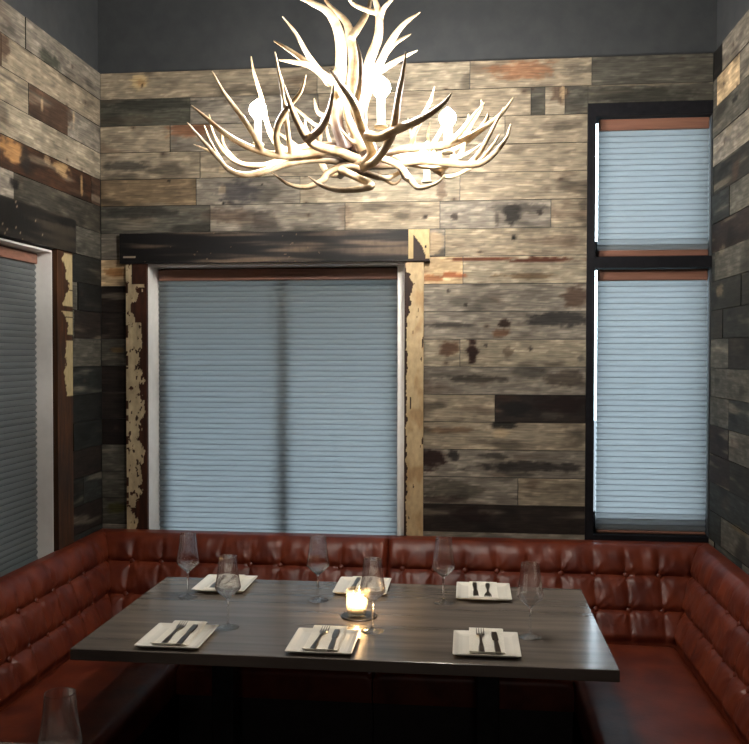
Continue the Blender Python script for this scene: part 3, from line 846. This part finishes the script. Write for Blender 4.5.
# ---------------------------------------------------------------- antler chandelier
CC = Vector((-.375, 2.96, 2.36))
ch = tag(empty('antler_chandelier', CC), 'large tangled pale antler chandelier hanging over the table', 'chandelier')
ICH = Matrix.Translation(-CC)
def rad_list(n, r0, r1, p=2.2):
    return [r1+(r0-r1)*(1-(i/(n-1))**p) for i in range(n)]
def antler(branches):
    """branches: (pixel points base->tip, depth at base or None to attach, depth at tip, base radius). First is the main beam"""
    bm = bmesh.new(); samples = []
    for bi, (pts, y0, y1, r0) in enumerate(branches):
        pts = [Vector((p[0], p[1], 0)) for p in pts]
        if y0 is None:
            s = min(samples, key=lambda q: (q[0]-pts[0]).length); pts[0] = s[0]; y0 = s[1]; r0 = min(r0*1.1, s[2]*1.0)
        cum = [0]
        for a, b in zip(pts, pts[1:]): cum.append(cum[-1]+(b-a).length)
        w = [P(p.x, p.y, y0+(y1-y0)*(c/cum[-1])**1.1) for p, c in zip(pts, cum)]
        sm = catmull(w, 7); sp = catmull(pts, 7); n = len(sm)
        if bi == 0: r0 *= 1.12
        rl = rad_list(n, r0, .0030, 2.0 if bi else 2.6)
        for i in range(n):
            rl[i] *= 1+.07*N(sm[i].x*30, sm[i].z*30, bi)
        if bi == 0:
            rl[0] *= 1.25; rl[1] *= 1.2; rl[2] *= 1.1
            for i in range(n): samples.append((sp[i], y0+(y1-y0)*(i/(n-1))**1.1, rl[i]))
        tube(bm, sm, rl, 10, .9)
    finish(bm)
def finish(bm):
    bm.transform(ICH)
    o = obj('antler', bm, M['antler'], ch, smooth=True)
    md = o.modifiers.new('fuse', 'REMESH'); md.mode = 'VOXEL'; md.voxel_size = .0032; md.use_smooth_shade = True
    s = o.modifiers.new('soft', 'SMOOTH'); s.iterations = 4; s.factor = .5
    return o
# left side
antler([([(350, 158), (325, 154), (300, 156), (279, 162), (261, 166), (242, 164), (226, 154), (214, 135), (209, 114)], 2.97, 3.15, .0125),
        ([(238, 162), (224, 146), (222, 128)], None, 3.25, .008)])
antler([([(356, 166), (330, 160), (305, 160), (282, 165), (263, 172), (244, 175), (228, 169), (214, 154), (193, 144)], 2.93, 2.72, .0125),
        ([(222, 164), (204, 142), (187, 122)], None, 2.62, .010), ([(222, 162), (210, 142), (204, 125)], None, 2.86, .009)])
antler([([(352, 160), (335, 151), (314, 153), (287, 156), (266, 153), (244, 145), (223, 132), (204, 116), (191, 105)], 2.90, 2.72, .013),
        ([(264, 152), (252, 132), (239, 113), (223, 91), (212, 71)], None, 2.60, .010),
        ([(280, 154), (276, 136), (281, 118), (291, 104), (301, 91), (306, 74)], None, 2.58, .011),
        ([(288, 107), (283, 92), (279, 73), (275, 51)], None, 2.55, .008)])
antler([([(358, 160), (340, 152), (322, 148), (308, 140), (296, 119), (288, 99), (284, 84)], 2.86, 2.50, .0145),
        ([(309, 138), (322, 127), (330, 108), (334, 83)], None, 2.42, .014)])
antler([([(352, 156), (335, 146), (310, 146), (285, 150), (270, 132), (261, 96), (254, 73), (251, 56)], 3.00, 3.10, .0115),
        ([(300, 147), (286, 138), (270, 128)], None, 3.3, .008)])
# right side
antler([([(352, 158), (372, 160), (390, 152), (412, 148), (429, 147), (447, 145), (466, 138), (482, 129), (497, 118), (507, 107), (513.5, 97)], 2.95, 2.98, .0135),
        ([(447, 144), (461, 132), (474, 115), (485, 102)], None, 2.86, .009), ([(480, 130), (487, 118), (488, 113)], None, 3.1, .007),
        ([(411, 148), (414, 134), (423, 115), (430, 101), (435, 86)], None, 2.85, .009)])
antler([([(362, 166), (394, 165), (421, 161), (447, 163), (466, 165), (482, 163), (496, 152), (507, 137), (511, 123)], 2.96, 2.82, .0125),
        ([(469, 164), (480, 152), (492, 130), (504, 107)], None, 2.72, .009), ([(478, 163), (491, 148), (500, 134)], None, 2.92, .007)])
antler([([(366, 160), (394, 158), (421, 162), (436, 170), (449, 177), (469, 169), (486, 158)], 3.02, 3.25, .0115),
        ([(440, 172), (455, 160), (470, 152), (482, 143)], None, 3.2, .008)])
antler([([(352, 160), (372, 155), (402, 155), (430, 156), (452, 150), (470, 140), (483, 131)], 3.02, 3.30, .0115),
        ([(420, 156), (412, 140), (408, 118)], None, 3.35, .008), ([(432, 155), (428, 138), (430, 122)], None, 3.45, .007)])
# front U antler
antler([([(366, 164), (372, 152), (368, 140), (360, 122), (356, 104), (360, 84), (360, 60), (356, 40)], 2.78, 2.42, .015),
        ([(366, 134), (380, 137), (396, 130), (415, 122), (431, 113), (445, 102), (451.5, 93)], None, 2.45, .016),
        ([(357, 108), (350, 97), (340, 83), (330, 69)], None, 2.38, .013)])
antler([([(362, 168), (376, 160), (391, 138), (395, 121), (398, 99), (403, 73), (406, 51)], 2.75, 2.42, .0125)])
# bottom loops
antler([([(352, 164), (374, 158), (392, 162), (403, 170), (412, 182), (420, 188), (437, 183), (446, 174)], 2.86, 2.70, .0115),
        ([(411, 181), (404, 178), (398, 168)], None, 2.66, .007)])
antler([([(362, 168), (345, 166), (328, 173), (322, 181), (306, 187), (288, 184), (271, 172)], 2.86, 2.78, .0115)])
antler([([(340, 170), (356, 177), (372, 186), (352, 190), (336, 190), (320, 185), (308, 176)], 2.82, 2.68, .0115)])
antler([([(344, 166), (362, 172), (384, 178), (400, 172), (414, 160)], 2.98, 3.20, .0115), ([(380, 177), (394, 184), (402, 178)], None, 3.1, .007)])
# upper cluster
antler([([(346, 150), (336, 120), (337, 96), (341, 66), (340, 38), (330, 14), (312, 3), (296, -3)], 2.94, 2.80, .0200),
        ([(340, 66), (330, 82), (326, 79), (314, 64), (305, 50), (295, 32), (282, 16)], None, 2.72, .013)])
antler([([(345, 96), (335, 84), (322, 74), (309, 65), (293, 62), (278, 60)], 2.86, 2.70, .0125),
        ([(311, 66), (298, 56), (286, 48), (273, 40)], None, 2.80, .009)])
antler([([(352, 152), (354, 120), (352, 90), (354, 60), (350, 36), (346, 22), (332, 8), (322, -4)], 2.99, 3.10, .0190),
        ([(352, 40), (362, 22), (368, 10), (372, -8)], None, 3.15, .013)])
antler([([(358, 152), (362, 122), (362, 92), (370, 60), (378, 38), (379, 16), (375, 0), (372, -10)], 2.95, 2.84, .0170),
        ([(378, 22), (384, 8), (396, -4)], None, 2.78, .010), ([(376, 14), (366, 10), (352, 3), (346, -8)], None, 2.72, .009)])
antler([([(362, 110), (372, 80), (383, 57), (391, 41), (404, 24), (420.5, 12)], 2.99, 2.88, .0135),
        ([(383, 57), (394, 44), (411, 34)], None, 3.02, .010), ([(373, 78), (388, 66), (404, 57), (418, 50)], None, 2.82, .010)])
antler([([(352, 152), (342, 132), (328, 118), (318, 112), (314, 98)], 3.02, 3.20, .0115), ([(330, 120), (318, 126), (300, 112), (294, 106)], None, 3.25, .008)])
antler([([(362, 150), (352, 128), (346, 112), (344, 96)], 2.86, 2.72, .0135), ([(366, 150), (350, 140), (340, 128)], 2.9, 2.70, .008)])
# antlers on the far side of the ring, laid out round the centre
def ring_antler(ang, seed, r1=.50):
    rr = random.Random(seed); a = math.radians(ang); e = Vector((math.cos(a), math.sin(a), 0)); n = Vector((-e.y, e.x, 0))
    def Q(r, s, z): return Vector((CC.x, CC.y, 0))+e*r+n*s+Vector((0, 0, z))
    k = rr.uniform(-.06, .06); bm = bmesh.new()
    beam = catmull([Q(.03, 0, 2.36), Q(.14, k, 2.325), Q(.27, k*2, 2.31), Q(.39, k*2.4, 2.36), Q(r1-.03, k*2.2, 2.45), Q(r1, k*2, 2.53)], 7)
    tube(bm, beam, rad_list(len(beam), .0135, .003, 2.6), 10, .9)
    for i, (f, hgt, sd) in enumerate(((.35, .17, -.05), (.55, .21, .06), (.75, .15, -.04))):
        p = beam[int(f*(len(beam)-1))]
        tn = catmull([p, p+e*.02+n*sd*.5+Vector((0, 0, hgt*.4)), p+e*.05+n*sd+Vector((0, 0, hgt*.8)), p+e*.045+n*sd+Vector((0, 0, hgt))], 6)
        tube(bm, tn, rad_list(len(tn), .0095, .003, 2), 10, .9)
    finish(bm)
for ang, sd in ((48, 1), (88, 2), (128, 3)): ring_antler(ang, sd, .46 if ang < 140 else .38)
# bulbs on candle sleeves
zb_ = 2.455
for px_, y_ in ((258, 2.93), (381, 2.66), (447.5, 3.0), (427, 3.42)):
    py_ = {258: 112, 381: 90, 447.5: 120, 427: 153}[px_]
    q = P(px_, py_, y_)
    s = obj('candle_sleeve', one(lathe, [(0, -.115), (.020, -.115), (.021, -.108), (.013, -.104), (.012, -.100), (.012, -.030), (.009, -.028), (0, -.028)], 20), M['sleeve'], ch, smooth=False)
    angle_smooth(s); s.location = q-CC
    bl = obj('light_bulb', one(lathe, [(0, -.030), (.008, -.028), (.014, -.020), (.026, -.005), (.029, .008), (.025, .021), (.014, .033), (.005, .040), (0, .043)], 24), M['bulb'], ch, smooth=True)
    bl.location = q-CC
bm = bmesh.new(); lathe(bm, [(0, 2.32), (.05, 2.32), (.055, 2.335), (.05, 2.35), (.014, 2.36), (.011, 2.37), (.011, 3.56), (0, 3.56)], 20)
bm.transform(ICH); angle_smooth(obj('hanging_rod', bm, M['rust'], ch))
bm = bmesh.new(); lathe(bm, [(0, 3.54), (.02, 3.54), (.06, 3.57), (.065, ZC), (0, ZC)], 28); bm.transform(ICH); angle_smooth(obj('ceiling_canopy', bm, M['rust'], ch))

# ---------------------------------------------------------------- camera, light, world
cam = bpy.data.cameras.new('camera'); co = bpy.data.objects.new('camera', cam); C.objects.link(co)
cam.sensor_fit = 'HORIZONTAL'; cam.sensor_width = 36; cam.lens = 36*F_PX/749; cam.clip_start = .02
fwd = ray(374.5, 372).normalized(); up = (ray(374.5, 272)-ray(374.5, 372)).normalized(); rt = fwd.cross(up).normalized(); up = rt.cross(fwd)
co.matrix_world = Matrix(((rt.x, up.x, -fwd.x, CAM.x), (rt.y, up.y, -fwd.y, CAM.y), (rt.z, up.z, -fwd.z, CAM.z), (0, 0, 0, 1)))
bpy.context.scene.camera = co
def lamp(name, loc_, power, size, col):
    l = bpy.data.lights.new(name, 'AREA'); l.energy = power; l.shape = 'DISK'; l.size = size; l.color = col
    o = bpy.data.objects.new(name, l); C.objects.link(o); o.location = loc_; return o
pl_ = bpy.data.lights.new('rear_fill_light', 'POINT'); pl_.energy = 17; pl_.shadow_soft_size = .12; pl_.color = (1, .84, .76)  # unseen fill light added behind the camera, lifts the table's front edge
po = bpy.data.objects.new('rear_fill_light', pl_); C.objects.link(po); po.location = (.2, -1.7, 1.95)
lamp('overhead_fill_light', (-.6, -.6, ZC-.02), 6, .5, (1, .85, .78))  # weak unseen fill added overhead behind the camera

w = bpy.data.worlds.new('dusk'); bpy.context.scene.world = w; w.use_nodes = True; nt = w.node_tree
bg = nt.nodes['Background']; tc = nt.nodes.new('ShaderNodeTexCoord'); sp = nt.nodes.new('ShaderNodeSeparateXYZ')
nt.links.new(tc.outputs['Generated'], sp.inputs[0])
rp = nt.nodes.new('ShaderNodeValToRGB'); e = rp.color_ramp.elements
e[0].position = .44; e[0].color = (.03, .05, .07, 1); e[1].position = .60; e[1].color = (.60, .74, .84, 1)
e2 = rp.color_ramp.elements.new(.50); e2.color = (.33, .46, .50, 1)
mr = nt.nodes.new('ShaderNodeMapRange'); mr.inputs[1].default_value = -1; mr.inputs[2].default_value = 1
nt.links.new(sp.outputs[2], mr.inputs[0]); nt.links.new(mr.outputs[0], rp.inputs[0]); nt.links.new(rp.outputs[0], bg.inputs[0])
# the dusk sky is brighter straight out beyond the back wall
m2 = nt.nodes.new('ShaderNodeMath'); m2.operation = 'MULTIPLY'; m2.inputs[1].default_value = 1.0
m3 = nt.nodes.new('ShaderNodeMath'); m3.operation = 'MULTIPLY'; m3.inputs[1].default_value = 24.0
m4 = nt.nodes.new('ShaderNodeMath'); m4.operation = 'MAXIMUM'; m4.inputs[1].default_value = .01
m5 = nt.nodes.new('ShaderNodeMath'); m5.operation = 'MAXIMUM'; m5.inputs[1].default_value = .05
nt.links.new(sp.outputs[1], m5.inputs[0]); nt.links.new(m5.outputs[0], m2.inputs[0]); nt.links.new(m5.outputs[0], m2.inputs[1]); nt.links.new(m2.outputs[0], m4.inputs[0]); nt.links.new(m4.outputs[0], m3.inputs[0]); nt.links.new(m3.outputs[0], bg.inputs[1])

vs = bpy.context.scene.view_settings
bpy.context.scene.display_settings.display_device = 'sRGB'
vs.view_transform = 'Standard'; vs.look = 'None'; vs.gamma = 1; vs.exposure = 0.22; vs.use_curve_mapping = False
